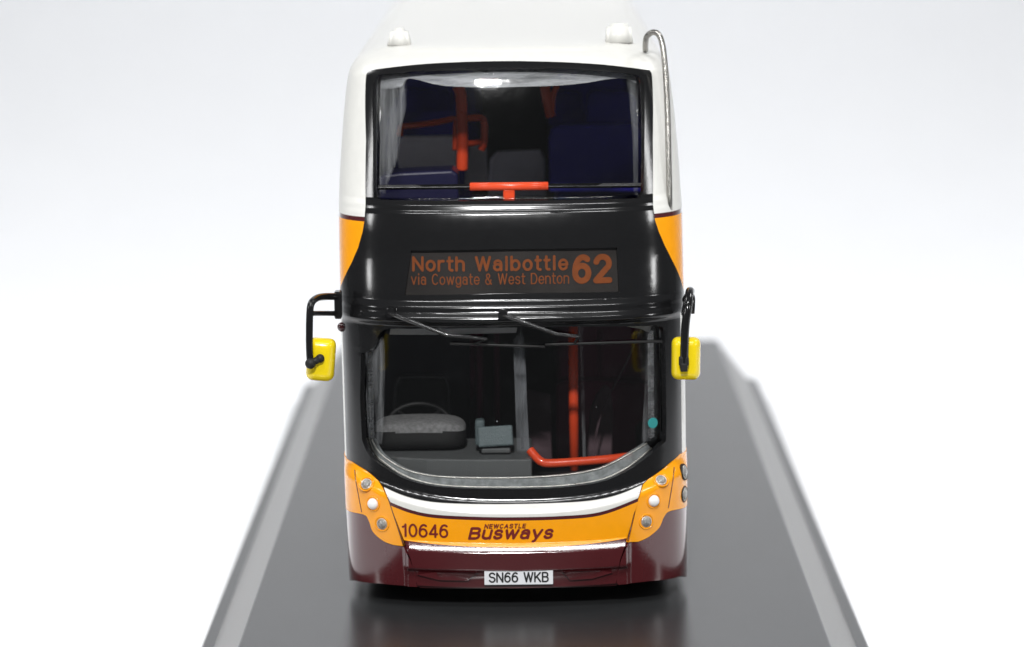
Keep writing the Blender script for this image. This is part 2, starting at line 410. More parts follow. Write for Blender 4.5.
def stroke_text(name, body, box, pen, mat, parent, off=.006, gap=.17, slant=0.0, cell=.0022, xh=XH, flat_y=None, desc=False):
    """box = (x0, z0, x1, z1) of the writing, z0 being the base line; pen = stroke width in cap heights"""
    G = glyphs(xh); segs = []; pen_x = 0
    for ch in body:
        w, st = G[ch]
        for k, p in st:
            if k == 'l': pts = [(p[i], p[i+1]) for i in range(0, len(p), 2)]
            else:
                cx, cy, rx, ry, a0, a1 = p; n = max(6, int(abs(a1 - a0) / 12))
                pts = [(cx + rx * math.cos(math.radians(a0 + (a1-a0) * i / n)), cy + ry * math.sin(math.radians(a0 + (a1-a0) * i / n))) for i in range(n + 1)]
            # keep the pen inside the cap box
            q = [(pen_x + pen/2 + x, (pen/2 + y * (1 - pen)) if y >= 0 else pen/2 + y) for x, y in pts]
            segs += [(q[i], q[i+1]) for i in range(len(q) - 1)]
        pen_x += w + pen + gap
    tw = pen_x - gap; x0, z0, x1, z1 = box; H = z1 - z0
    ex = slant; sxx = (x1 - x0) / (tw + ex)
    lo = -.34 if any(c in body for c in 'gy') else 0.0
    nx = int((x1 - x0) / cell) + 1; nz0 = int(lo * H / cell); nz1 = int(H / cell) + 2
    rows = {}
    r = pen / 2
    for (ax, ay), (bx, by) in segs:
        # distances measured with x in real proportion so strokes keep their weight
        k = sxx / H
        AX, BX = ax * k, bx * k; dx, dy = BX - AX, by - ay; L2 = dx*dx + dy*dy + 1e-12
        zlo = int((min(ay, by) - r) * H / cell) - 1; zhi = int((max(ay, by) + r) * H / cell) + 1
        for iz in range(max(zlo, nz0), min(zhi, nz1) + 1):
            yy = (iz + .5) * cell / H
            xa = (min(AX, BX) - r); xb = (max(AX, BX) + r)
            row = rows.setdefault(iz, set())
            for ix in range(int(xa * H / cell) - 1, int(xb * H / cell) + 2):
                xx = (ix + .5) * cell / H
                t = ((xx - AX) * dx + (yy - ay) * dy) / L2; t = max(0, min(1, t))
                if (xx - AX - dx * t) ** 2 + (yy - ay - dy * t) ** 2 <= r * r * 1.0: row.add(ix)
    vs = []; fs = []
    for iz, row in rows.items():
        xs = sorted(row); i = 0
        while i < len(xs):
            j = i
            while j + 1 < len(xs) and xs[j+1] == xs[j] + 1 and xs[j+1] - xs[i] < 24: j += 1
            za, zb_ = z0 + iz * cell, z0 + (iz + 1) * cell
            sh = slant * sxx * (za - z0) / H
            xa, xb = x0 + xs[i] * cell + sh, x0 + (xs[j] + 1) * cell + sh
            o = len(vs)
            for (x, z) in ((xa, za), (xb, za), (xb, zb_), (xa, zb_)):
                vs.append(Vector((x, (S(x, z) - off) if flat_y is None else flat_y, z)))
            fs.append([o, o+1, o+2, o+3]); i = j + 1
    mb = MB(); mb.add(vs, fs, 0, False); return mb.build(name, mat, parent)
def pxbox(x0, y0, x1, y1):
    a = FX(x0, y1); b = FX(x1, y0); c = FX(x0, y0); d = FX(x1, y1)
    return (a.x, (a.z + d.z) / 2, b.x, (b.z + c.z) / 2)

# ------------------------------------------------------------------ setting: white paper sweep
GZ = -1.02
def make_sweep():
    mb = MB(); prof = [(-7, GZ)]
    y = -7
    while y < 27: y += 2; prof.append((y, GZ))
    R = 16
    for i in range(1, 25):
        a = math.radians(86 * i / 24); prof.append((27 + R * math.sin(a), GZ + R * (1 - math.cos(a))))
    ly, lz = prof[-1]
    for i in range(1, 10): prof.append((ly + .07 * i * 5, lz + 5 * i))
    n = 24; vs = []; fs = []
    for (py, pz) in prof:
        for k in range(n + 1): vs.append((-90 + 180 * k / n, py, pz))
    for i in range(len(prof) - 1):
        for k in range(n): fs.append([i*(n+1)+k, i*(n+1)+k+1, (i+1)*(n+1)+k+1, (i+1)*(n+1)+k])
    mb.add(vs, fs)
    m = paint('white_paper', (.86, .87, .89), .75, 0, .15, scale=.8, var=.015, spec=.2)
    o = mb.build('ground', m); o['kind'] = 'structure'
    s = o.modifiers.new('thick', 'SOLIDIFY'); s.thickness = .04; s.offset = -1
    return o
make_sweep()

# ------------------------------------------------------------------ display plinth
PLX0, PLX1, PLY0, PLY1 = -2.66, 2.99, -3.0, 17.2
plinth = empty('display_plinth', ((PLX0 + PLX1) / 2, 7.2, GZ), 'long dark grey stand with sloping edge strips painted pale for reflected white, carrying the bus', 'stand')
def ringed(name, levels, mat, lab=None, bottom=True):
    """stack of rounded rectangles (inset, z) closed at the top"""
    mb = MB(); rings = []; n = 6
    for ins, z in levels:
        r = []
        x0, x1, y0, y1 = PLX0 - ins, PLX1 + ins, PLY0 - ins, PLY1 + ins
        cr = max(.05, .04 + ins * .3)
        for cx, cy, a0 in ((x1-cr, y1-cr, 0), (x0+cr, y1-cr, 90), (x0+cr, y0+cr, 180), (x1-cr, y0+cr, 270)):
            for k in range(n + 1):
                a = math.radians(a0 + 90 * k / n); r.append((cx + cr * math.cos(a), cy + cr * math.sin(a), z))
        rings.append(r)
    k = len(rings[0]); vs = [p for r in rings for p in r]; fs = []
    for i in range(len(rings) - 1):
        for j in range(k): fs.append([i*k+j, i*k+(j+1) % k, (i+1)*k+(j+1) % k, (i+1)*k+j])
    fs.append([(len(rings)-1)*k + j for j in range(k)])
    if bottom: fs.append([j for j in range(k)][::-1])
    mb.add(vs, fs, 0, False)
    return mb.build(name, mat, plinth, lab)
def plinth_mat(name, col, rough, bump=.025):
    m = paint(name, col, rough, 0, bump, scale=2.2, var=.06, spec=.5, fine=34, rv=.008)
    nt = m.node_tree; b = nt.nodes['Principled BSDF']
    # a few pale scuffs and dust specks of their own shape
    tc = N(nt, 'ShaderNodeTexCoord'); vo = N(nt, 'ShaderNodeTexVoronoi', Scale=1.7)
    nt.links.new(tc.outputs['Object'], vo.inputs['Vector'])
    lt = N(nt, 'ShaderNodeMath', operation='LESS_THAN'); lt.inputs[1].default_value = .03; nt.links.new(vo.outputs['Distance'], lt.inputs[0])
    src = b.inputs['Base Color'].links[0].from_socket; b.inputs['Specular IOR Level'].default_value = .62
    mx = N(nt, 'ShaderNodeMix', data_type='RGBA'); mx.inputs[7].default_value = (.012, .012, .012, 1)
    nt.links.new(lt.outputs[0], mx.inputs[0]); nt.links.new(src, mx.inputs[6]); nt.links.new(mx.outputs[2], b.inputs['Base Color'])
    return m
PM = plinth_mat('satin_grey_plinth', (.024, .025, .026), .27)
PE = plinth_mat('pale_sheen_bevel', (.20, .20, .20), .36, .3)  # lighter base colour stands in for white reflected by the slope
ringed('base_rim', [(.65, GZ), (.67, GZ + .03), (.67, -.715), (.65, -.70), (.50, -.70)], PM)
ringed('bevelled_edge', [(.54, -.698), (.03, -.02)], PE, 'sloping edge strip, reflected white painted in')
ringed('plinth_top', [(.035, -.03), (.03, -.012), (.012, 0)], PM)

# ------------------------------------------------------------------ the bus
bus = empty('model_bus', (0, 7.1, 0), 'cream, orange and maroon double decker toy bus facing the viewer on the grey stand', 'model bus')

# -- outlines on the front surface
UL, UR = F(366, 213), F(652.5, 212)
mask_left = Fl((340.5, 301), (342, 283), (346, 274), (352, 262), (358, 248), (362.5, 232), (364.5, 220)) 
mask_right = Fl((655, 220), (659, 232), (665, 246), (672, 260), (679, 275), (683, 288), (684.5, 302))
top_arc = dense(Fl((366, 76), (368, 71.5), (374, 69.5), (430, 63.5), (511, 61), (590, 63.5), (645, 69.5), (650.5, 71.5), (652, 76)), 6, False)
EDGE = .965; EBR, EBL = .815, .85       # the mask reaches further round above the cab window than beside it
zb = F(348, 458)[1]
mask_out = (mask_left + Fl((365.5, 205), (366, 140)) + top_arc + Fl((652.8, 140), (653, 205)) + mask_right)
side_r = [(EDGE, 2.96)] + [(EBR, z) for z in (2.88, 2.5, 2.0, 1.7, F(684, 452)[1])]
low_edge = dense(Fl((683, 452), (672, 461), (660, 471), (648, 479), (642, 484), (615, 495), (580, 501), (511, 503.5), (445, 502.5), (410, 497), (385, 487), (378, 480), (366, 470), (352, 461)), 5, False)
side_l = [(-EBL, z) for z in (F(347, 460)[1], 1.7, 2.0, 2.5, 2.88)] + [(-EDGE, 2.96)]
mask_out = [(-EDGE, 3.03)] + mask_out[1:-1] + [(EDGE, 3.03)] + side_r + low_edge[1:-1] + side_l
# openings
up_open = dense(Fl((373, 82), (375, 76.5), (382, 74.5)), 5, False) + dense(Fl((382, 74.5), (440, 69.5), (511, 67.5), (580, 69.5), (634, 74.5)), 6, False)[1:] \
    + Fl((641, 77), (644, 83), (644.5, 140), (643.5, 192), (640, 198.5), (511, 200.5), (378, 200), (373.5, 197), (373, 140))
lo_open = dense(Fl((361, 353), (366, 352.5), (371, 349), (376, 340), (381, 332), (389, 328.5)), 4, False) + Fl((450, 328.5), (511, 327.5), (580, 326.5), (655, 325.5), (662, 327), (665, 332), (666, 380), (666.5, 425)) \
    + dense(Fl((666, 441), (657, 449), (642, 461), (625, 472), (600, 482), (560, 487.5), (511, 489), (455, 488), (425, 484.5), (402, 477.5), (384, 467), (369, 455), (362, 440)), 5, False) + Fl((360, 400),)
disp = Fl((411, 250.5), (511, 249), (617, 247.5), (619.5, 292), (511, 293.5), (404.5, 295.5))

mb = MB(); mb.patch([mask_out, up_open, lo_open, disp], 0, .07)
front_mask = mb.build('front_mask', M['black'], bus, 'glossy black surround of both windscreens')

# -- body shell with the livery
body = MB()
WHT, ORG, MAR, BLK = 0, 1, 2, 3
BODM = [M['white'], M['orange'], M['maroon'], M['black']]
ZT = 5.52
top_hole = [p for p in top_arc]
# upper front band and roof lip in one piece with the pillars and sides
upper = [(-2.999, 3.97), (-EDGE, 3.97)]
ml = Fl((366.2, 213),)
zl = 3.905
zo = 3.86
def side_windows(z0, z1, rows): return [[(a, z0), (b, z0), (b, z1), (a, z1)] for a, b in rows]
up_rows = [(1.05, 1.19), (1.21, 1.35), (1.37, 1.51), (1.53, 1.67), (1.69, 1.83), (1.85, 1.96)]
lo_rows_r = [(1.21, 1.35), (1.37, 1.51), (1.53, 1.67), (1.69, 1.83)]
lo_rows_l = [(1.04, 1.14), (1.16, 1.35), (1.37, 1.51), (1.53, 1.67), (1.69, 1.83)]
def boxl(r, z0, z1): a, b = r; return [(a, z0), (b, z0), (b, z1), (a, z1)]
inner_up = [F(652.9, 213)[0], F(366.1, 213)[0]]
outer = [(2.999, zl), (2.999, ZT), (-2.999, ZT), (-2.999, zl)]
# left: go along the bottom to the mask edge, up the mask edge, over the arc and down the right side
maskedge = [(inner_up[1], zl)] + Fl((366, 205), (366.2, 140)) + top_arc + Fl((652.6, 140), (652.8, 205)) + [(inner_up[0], zl)]
loop = outer[:4] + maskedge
holes = [boxl(r, 4.28, 5.08) for r in up_rows] + [mirror(boxl(r, 4.28, 5.08)) for r in up_rows]
body.patch([loop] + holes, -.004, .05, WHT)
def halfband(z0, z1, right, left, mi):
    """band between two heights from the mask edge round the side to the rear; right/left are the mask edge points from z0 up to z1"""
    body.patch([right + [(2.999, z1), (2.999, z0)]], -.004, .05, mi)
    body.patch([left + [(-2.999, z1), (-2.999, z0)]], -.004, .05, mi)
er = F(653.5, 215)[0]; el = F(365.8, 215)[0]
halfband(zo, zl, [(er, zo), (inner_up[0], zl)], [(el, zo), (inner_up[1], zl)], MAR)
mr_ = [(EDGE, 3.04)] + [p for p in mask_right[::-1] if p[1] > 3.06 and p[0] < EDGE]
ml_ = [(-EDGE, 3.04)] + [p for p in mask_left if p[1] > 3.06 and p[0] > -EDGE]
halfband(3.04, zo, mr_ + [(er, zo)], ml_ + [(el, zo)], ORG)
# lower deck cream, then orange stripe, then maroon skirt (with wheel arches)
zc0 = zb
def lwf(EB): return [(EB, zc0), (EB, 2.88), (EDGE, 2.96), (EDGE, 3.04), (2.999, 3.04), (2.999, zc0)]
body.patch([lwf(EBR)] + [boxl(r, 1.75, 2.85) for r in lo_rows_r] + [boxl((1.02, 1.17), 1.52, 2.85)], -.004, .05, WHT)
body.patch([mirror(lwf(EBL))] + [mirror(boxl(r, 1.75, 2.85)) for r in lo_rows_l], -.004, .05, WHT)
zst = F(347, 511)[1]
for sg in (1, -1):
    lp = [(1.0, zst), (1.0, zc0), (2.999, zc0), (2.999, zst)]
    body.patch([lp if sg > 0 else mirror(lp)], -.004, .05, ORG)
    def yc(y): return 1 + (y - .9) / (REAR - .45 - .9)
    lp = [(1.0, .3), (1.0, zst), (2.999, zst), (2.999, .3)]
    for yy in (10.9, 3.5):
        a = []
        for k in range(17):
            an = math.pi * k / 16; y = yy + .78 * math.cos(an); z = .55 + .70 * math.sin(an)
            a.append((yc(y), min(z, zst - .004)))
        lp += [(yc(yy + .78), .3)] + a + [(yc(yy - .78), .3)]
    body.patch([lp if sg > 0 else mirror(lp)], -.004, .05, MAR)
body_shell = body.build('body_shell', BODM, bus, 'cream upper body with maroon line, orange band and maroon skirt')

# -- roof
mb = MB(); rings = []
lv = [(.004, 5.5195), (.05, 5.548), (.12, 5.565), (.25, 5.575), (.45, 5.588), (.8, 5.598), (1.2, 5.603)]
sl = [i / 45 for i in range(46)] + [1 + k / 10 for k in range(1, 11)] + [2 + k / 14 for k in range(1, 15)]
full = [-x for x in sl[::-1][:-1]] + sl[:-1]
for ins, z in lv:
    r = []
    for s_ in full:
        x, y, _, _ = perim(s_, Wz(5.52), interp(LT, 5.52) + relief(0, 5.52, 0), ins); r.append((x + SH(5.52), y, z))
    rings.append(r)
k = len(rings[0]); fs = []
for i in range(len(rings) - 1):
    for j in range(k): fs.append([i*k+j, i*k+(j+1) % k, (i+1)*k+(j+1) % k, (i+1)*k+j])
fs.append([(len(rings)-1)*k + j for j in range(k)])
mb.add([p for r in rings for p in r], fs, 0, True)
roof = mb.build('roof', M['white'], bus, 'smooth cream white roof', fixn=True)
# rooftop pods
for (px, w, h) in ((399.5, .26, .21), (619, .29, .23)):
    mb = MB(); y0 = 1.80; x, _z = at(px, 45, y0); 
    bm = bmesh.new(); bmesh.ops.create_cube(bm, size=1)
    for v in bm.verts:
        tp = v.co.z > 0
        v.co.x *= w * (.62 if tp and px < 500 else .86 if tp else 1); v.co.y *= .32 * (.8 if tp else 1); v.co.z *= h
    bmesh.ops.bevel(bm, geom=bm.edges[:], offset=.035, segments=4, affect='EDGES')
    zz = 5.565 + h / 2 - .03
    mb.bm(bm, lambda v: v + Vector((x, y0, zz)), 0, True)
    mb.build('roof_pod', M['white'], roof)

# -- glazing
def inset_loop(lp, f=1.03):
    cx = sum(p[0] for p in lp) / len(lp); cz = sum(p[1] for p in lp) / len(lp)
    return [(cx + (p[0]-cx) * f, cz + (p[1]-cz) * f) for p in lp]
mb = MB(); mb.patch([inset_loop(up_open, 1.015)], -.078, .03); upper_ws = mb.build('upper_windscreen', M['glass'], bus)
mb = MB(); mb.patch([inset_loop(lo_open, 1.012)], -.078, .03); lower_ws = mb.build('lower_windscreen', M['glass'], bus)
# moulded flanges of the clear plastic
def strip(outer, inner, off, th, name, m, par):
    mb = MB(); mb.patch([outer + inner[::-1]], off, th); return mb.build(name, m, par)
o_ = dense(Fl((374, 76), (440, 69.5), (511, 67), (580, 69.5), (643, 76)), 6, False)
i_ = dense(Fl((374, 90), (396, 88), (406, 79.5), (440, 86.5), (480, 88.5), (511, 88), (560, 86.5), (590, 83.5), (612, 80), (630, 79.5), (643, 84)), 5, False)
strip(o_, i_, -.125, .05, 'glazing_top_flange', M['sheenh'], upper_ws)
strip(Fl((374, 80), (374, 140), (374, 197)), dense(Fl((402, 84), (401, 110), (396, 130), (392, 160), (381, 185), (378, 197)), 4, False), -.125, .05, 'glazing_side_flange', M['sheenv'], upper_ws)
strip(Fl((644, 80), (644, 140), (643, 196)), Fl((634, 80), (637, 100), (640, 140), (641, 196)), -.125, .05, 'glazing_side_flange', M['sheenv'], upper_ws)
o_ = dense(Fl((362, 440), (369, 456), (384, 468), (402, 478.5), (425, 485.5), (455, 489), (511, 490), (560, 488.5), (600, 483), (625, 473), (642, 462), (657, 450)), 4, False)
i_ = dense(Fl((365, 441), (374, 454.5), (388, 464.5), (405, 472.5), (428, 477.5), (455, 479.5), (511, 480), (560, 477.5), (596, 472), (616, 464.5), (634, 455), (652, 445)), 4, False)
strip(o_, i_, -.115, .06, 'glazing_bottom_flange', M['sheen'], lower_ws)
strip(Fl((360, 354), (360, 400), (362, 441)), dense(Fl((377, 338), (378, 360), (377, 400), (376, 425), (374, 446)), 4, False), -.115, .04, 'glazing_side_flange', M['sheenv'], lower_ws)
strip(Fl((667, 328), (667, 380), (667, 440)), Fl((654, 328), (653, 380), (648, 444)), -.115, .04, 'glazing_side_flange', M['sheenv'], lower_ws)
mb = MB(); mb.patch([Fl((386, 327), (518, 327), (516, 335), (384, 336.5))], -.14, .05); mb.build('sun_strip', M['rim'], lower_ws)
mb = MB(); mb.patch([Fl((608, 325), (662, 325), (657, 334), (648, 331))], -.14, .05); mb.build('sun_strip', M['rim'], lower_ws)
mb = MB(); mb.patch([Fl((655.5, 332), (659, 332), (660, 438), (656, 440))], -.10, .05); mb.build('glazing_streak', M['sheenh'], lower_ws)  # pale slivers added as the bright streaks beside the glass
mb = MB(); mb.patch([Fl((361.3, 355), (363.3, 355), (364.8, 440), (362.3, 438))], -.10, .05); mb.build('glazing_streak', M['sheenh'], lower_ws)
for lp_ in (o_, i_):
    mb = MB(); mb.tube([P(a, z + (.006 if lp_ is o_ else 0), -.108) for a, z in lp_], .009, smooth_path=False, n=6); mb.build('glazing_edge_glint', M['lampring'], lower_ws)  # thin bright tubes added as highlights along both flange edges
# teal disc sticker
c = F(656.5, 424); mb = MB(); ra = abs(F(661.5, 424)[0] - c[0]); rz = .053
mb.patch([[(c[0] + ra * math.cos(a * .3142), c[1] + rz * math.sin(a * .3142)) for a in range(20)]], -.065, .01)
mb.build('round_sticker', M['teal'], lower_ws)

# side windows and door glass
for rows, z0, z1, sg in ((up_rows, 4.28, 5.08, 1), (up_rows, 4.28, 5.08, -1), (lo_rows_r, 1.75, 2.85, 1), (lo_rows_l, 1.75, 2.85, -1)):
    for r in rows:
        lp = boxl(r, z0, z1); lp = lp if sg > 0 else mirror(lp)
        mb = MB(); mb.patch([lp], -.012, .03); mb.build('side_window', M['side_glass'], bus)
mb = MB()
lp = boxl((1.022, 1.168), 1.522, 2.848); mid = [boxl((1.032, 1.09), 1.6, 2.78), boxl((1.10, 1.158), 1.6, 2.78)]
mb.patch([lp] + mid, -.01, .04); door = mb.build('entrance_door', M['black'], bus)
mb = MB()
for q in mid: mb.patch([q], -.02, .02)
mb.build('door_glass', M['side_glass'], door)

# -- destination display
dmb = MB(); dmb.patch([inset_loop(disp, 1.01)], -.05, .03)
display = dmb.build('destination_display', M['display'], bus, 'dark destination blind with amber route text')
stroke_text('route_lettering', 'North Walbottle', pxbox(412, 256, 568, 271.5), .17, M['amber'], display, off=-.042, gap=.13)
stroke_text('route_lettering', 'via Cowgate & West Denton', pxbox(411, 273.5, 569, 284.8), .105, M['amber'], display, off=-.042, gap=.14)
stroke_text('route_number', '62', pxbox(573, 254.5, 611.5, 284), .20, M['amber'], display, off=-.042, gap=.12)
mb = MB(); mb.patch([inset_loop(disp, 1.004)], -.018, .012); mb.build('display_window', M['glass'], display)

# -- front panels under the windscreen
band_top = dense(Fl((384, 487.3), (410, 497.8), (445, 503.2), (511, 504.2), (580, 501.8), (615, 495.8), (642, 484.8)), 6, False)
band_bot = dense(Fl((390.5, 502), (410, 509.5), (432, 514.2), (470, 516.5), (511, 517.2), (560, 516), (600, 512), (638, 498)), 6, False)
mb = MB(); mb.patch([band_bot + band_top[::-1]], .004, .06, fine=2); mb.build('white_band', M['white'], bus, 'bright white moulding below the lower windscreen')
mar_b = [(a, z - .035) for a, z in band_bot]
panel_b = dense(Fl((404, 540), (430, 543.5), (470, 546.5), (520, 547.5), (560, 546.3), (600, 542.5), (627, 538)), 6, False)
mb = MB()
mb.patch([mar_b + [(a, z - .002) for a, z in band_bot[::-1]]], .002, .06, 1)
mb.patch([panel_b + [(a, z - .001) for a, z in mar_b[::-1]]], .002, .06, 0)
name_panel = mb.build('name_panel', [M['orange'], M['maroon']], bus, 'orange front panel with fleet number and operator name')
stroke_text('fleet_lettering', '10646', pxbox(401.8, 523.6, 448, 537.3), .145, M['maroon_print'], name_panel, gap=.11)
stroke_text('operator_lettering', 'Busways', pxbox(467.5, 526.6, 555.5, 539.2), .20, M['maroon_print'], name_panel, gap=.07, slant=.22, xh=.78)
stroke_text('operator_lettering', 'NEWCASTLE', pxbox(484, 523.6, 526.5, 528.4), .21, M['maroon_print'], name_panel, gap=.16, slant=.22)
# -- bumper: centre section and two corners
bot = dense(Fl((417, 576), (440, 580), (475, 584), (511, 585), (560, 584), (595, 579.5), (616, 575)), 5, False)
bot = [(a, .235 - .03 * (1 - min(1, abs(a) / .5))) for a, z in bot]
bc = [bot[0]] 
mb = MB()
cen = bot + Fl((620, 560), (626.5, 539.5)) + [(a, z - .003) for a, z in panel_b[::-1]][1:-1] + Fl((404.5, 541.5), (411, 560))
mb.patch([cen], 0, .1, fine=2)
bumper = mb.build('front_bumper', M['maroon'], bus, 'maroon bumper with bright rounded shoulder')
for sgn in (-1, 1):
    if sgn < 0:
        ob = Fl((348, 511), (363, 514.5), (369, 521), (373, 532), (384, 541.5), (395, 545.5), (403.5, 546.5))
        seam = Fl((410, 560), (416.2, 577))
    else:
        ob = Fl((686, 507), (671, 511), (664, 517), (659, 528), (648, 537.5), (638, 542), (628, 543))
        seam = Fl((621, 560), (616.8, 577))
    obd = dense(ob, 4, False); obd[0] = (sgn * .9999, zst - .002)
    lowc = [(seam[-1][0], .235), (sgn * .45, .215)] + (Fl((380, 583.5), (362, 582), (352, 579.5)) if sgn < 0 else Fl((650, 581), (670, 579), (682, 575.5))) + [(sgn * .9, .135), (sgn * .9999, .14)]
    lp = obd + seam + lowc
    mb = MB(); mb.patch([lp], 0, .1, fine=2)
    mb.build('bumper_corner', M['maroon'], bus)
# lower lip facets and grille recess
mb = MB()
mb.patch([[(-.46, .234), (-.44, .20), (.44, .20), (.46, .234)]], -.03, .08)
mb.build('lower_lip', M['maroon'], bumper)
for a, b in ((-.46, -.135), (.19, .46)):
    mb = MB(); x0, x1 = (418, 478) if a < 0 else (560, 612)
    if a < 0: lp = Fl((418, 574), (440, 571.5), (478, 571.5), (468, 580), (440, 579.5))
    else: lp = Fl((562, 571), (595, 569.5), (612, 572), (592, 578), (570, 579.5))
    mb.patch([lp], .03, .05); mb.build('bumper_facet', M['maroon'], bumper, bevel=.012)

# -- number plate
pb = pxbox(484.5, 570, 553, 583.8)
yp = S(0, .3) - .045
mb = MB(); cx, cz = (pb[0] + pb[2]) / 2, (pb[1] + pb[3]) / 2
mb.box((cx, yp + .02, cz), (pb[2] - pb[0], .035, pb[3] - pb[1]), bev=.006)
plate = mb.build('number_plate', M['plate'], bus, 'white plate reading SN66 WKB')
stroke_text('plate_lettering', 'SN66 WKB', (pb[0] + .045, pb[1] + .024, pb[2] - .045, pb[3] - .022), .15, M['ink'], plate, gap=.10, flat_y=yp - .0005 + .0, cell=.0018)

# -- headlamp clusters
def lamp(parent, s, z, r, white):
    p = P(s, z, .0); q = P(s, z, 1.0); nrm = (q - p).normalized()
    # tilt with the surface
    du = (P(s + .01, z) - P(s - .01, z)); dv = (P(s, z + .02) - P(s, z - .02)); n2 = du.cross(dv).normalized()
    if n2.y > 0 and abs(n2.x) < .9: n2 = -n2
    if n2.dot(nrm) < 0: n2 = -n2
    nrm = n2; a = nrm.orthogonal().normalized(); b = nrm.cross(a); n = 28
    def lathe(prof, m, name, par):
        mb = MB(); vs = []
        for rr, h in prof:
            for k in range(n):
                an = 2 * math.pi * k / n; vs.append(p + (a * math.cos(an) + b * math.sin(an)) * rr + nrm * h)
        fs = [[i*n+k, i*n+(k+1) % n, (i+1)*n+(k+1) % n, (i+1)*n+k] for i in range(len(prof) - 1) for k in range(n)]
        fs.append([(len(prof)-1)*n + k for k in range(n)]); fs.append(list(range(n))[::-1])
        mb.add(vs, fs); return mb.build(name, m, par, fixn=True)
    bz = 1.16 / 1.38 if white == 2 else 1
    h = lathe([(r*1.38*bz, -.02), (r*1.36*bz, .008), (r*1.26*bz, .016 * bz), (r*1.1, .004), (r * .98, -.015)], M['blackmat'] if white == 2 else M['orange'], 'lamp_bezel', parent)
    if white == 1:
        lathe([(r, -.015), (r * .98, .012), (r * .85, .03), (r * .5, .042), (r * .1, .045)], M['lampwhite'], 'headlamp', parent)
    else:
        lathe([(r*.98, -.01), (r * .93, .012), (r * .80, .010)], M['lampring'], 'lamp_ring', parent)
        lathe([(r * .8, 0), (r * .78, .014), (r * .55, .024), (r * .1, .03)], M['lampglass'], 'headlamp', parent)
for sgn in (-1, 1):
    if sgn < 0:
        cl_in = Fl((403.5, 546), (391, 504), (383, 487.5))
        cl_top = dense(Fl((378, 480.5), (366, 470.5), (352, 461.5)), 3, False)
        ob = Fl((348, 511), (363, 514.5), (369, 521), (373, 532), (384, 541.5), (395, 545.5))
        L_ = [(366.5, 484, 0), (373.2, 503.8, 1), (382.2, 523.8, 0)]
    else:
        cl_in = Fl((628, 542.5), (637.5, 500), (642.5, 484.5))
        cl_top = dense(Fl((648, 479.5), (660, 471.5), (672, 461.5), (680, 454)), 3, False)
        ob = Fl((686, 507), (671, 511), (664, 517), (659, 528), (648, 537.5), (638, 542))
        L_ = [(661, 480.3, 0), (653.6, 500.8, 1), (646.2, 521.5, 0)]
    obd = [(a, z + .004) for a, z in dense(ob, 4, False)]; obd[0] = (sgn * .9999, zst + .002)
    lp = [(a + sgn * .003, z) for a, z in cl_in] + cl_top + [(sgn * .9999, zb)] + obd
    mb = MB()
    mb.patch([lp], .004, .06, fine=2)
    cl = mb.build('headlight_cluster', M['orange'], bus, 'orange corner panel with three round lamps')
    for x, y, wh in L_:
        s_, z_ = F(x, y); lamp(cl, s_, z_, .060, wh)
    # panel line between the lamp strip and the outer wing
    mb = MB(); l0 = F(355, 470) if sgn < 0 else F(674, 467); l1 = F(362, 512) if sgn < 0 else F(668, 508)
    mb.tube([P(l0[0] + (l1[0]-l0[0]) * i / 8, l0[1] + (l1[1]-l0[1]) * i / 8, .003) for i in range(9)], .006, n=6); mb.build('panel_line', M['maroon'], cl)
    mb = MB(); q = Fl((387.5, 496), (396, 522), (404, 545)) if sgn < 0 else Fl((639, 492), (633, 518), (627.5, 541))
    mb.tube([P(a, z, .004) for a, z in q], .005, n=6); mb.build('panel_line', M['maroon'], cl)
    # lamps on the flank
    if sgn > 0:
        for q_ in (F(684, 472), F(684, 494)):
            lamp(cl, q_[0], q_[1], .075, 2)

# -- wipers
def wiper(name, pts, rads, off=.10, flat=False):
    pass
def FO(px, py, o):
    s_, z_ = F(px, py); return P(s_, z_, o)
for (piv, el, tip, blade) in (((392, 311.5), (447.5, 333), (487, 337), ((436, 332.5), (450, 343.5), (545, 346.5), (495, 345))),
                              ((503, 313.5), (556, 332), (577, 334.5), ((545, 332), (545, 344.5), (661, 341), (600, 343)))):
    mb = MB(); p0 = FO(*piv, .05)
    mb.tube([p0 + Vector((0, .06, 0)), p0 + Vector((0, -.06, 0))], .05, n=16)
    w = mb.build('wiper', M['black'], bus)
    mb = MB(); a = FO(*piv, .09); b = FO(*el, .13); c_ = FO(*tip, .12)
    mb.tube([a, a.lerp(b, .5), b, c_], [.024, .018], smooth_path=False, n=10); mb.build('wiper_arm', M['wiper'], w)
    mb = MB(); q0, q1 = blade[1], blade[2]; ps = []
    for i in range(13):
        u = i / 12; ps.append(FO(q0[0] + (q1[0]-q0[0]) * u, q0[1] + (q1[1]-q0[1]) * u, -.02 + .03))
    mb.tube(ps, .015, smooth_path=False, n=8)
    mid = ps[3]; mb.tube([c_, c_.lerp(mid, .5), mid], .012, smooth_path=False, n=8)
    mb.build('wiper_blade', M['blackmat'], w)
# bolts on the brow
for px, py in ((384, 316), (571, 308)):
    mb = MB(); mb.tube([FO(px, py, -.02), FO(px, py, .02)], .018, n=10); mb.build('brow_bolt', M['black'], front_mask)

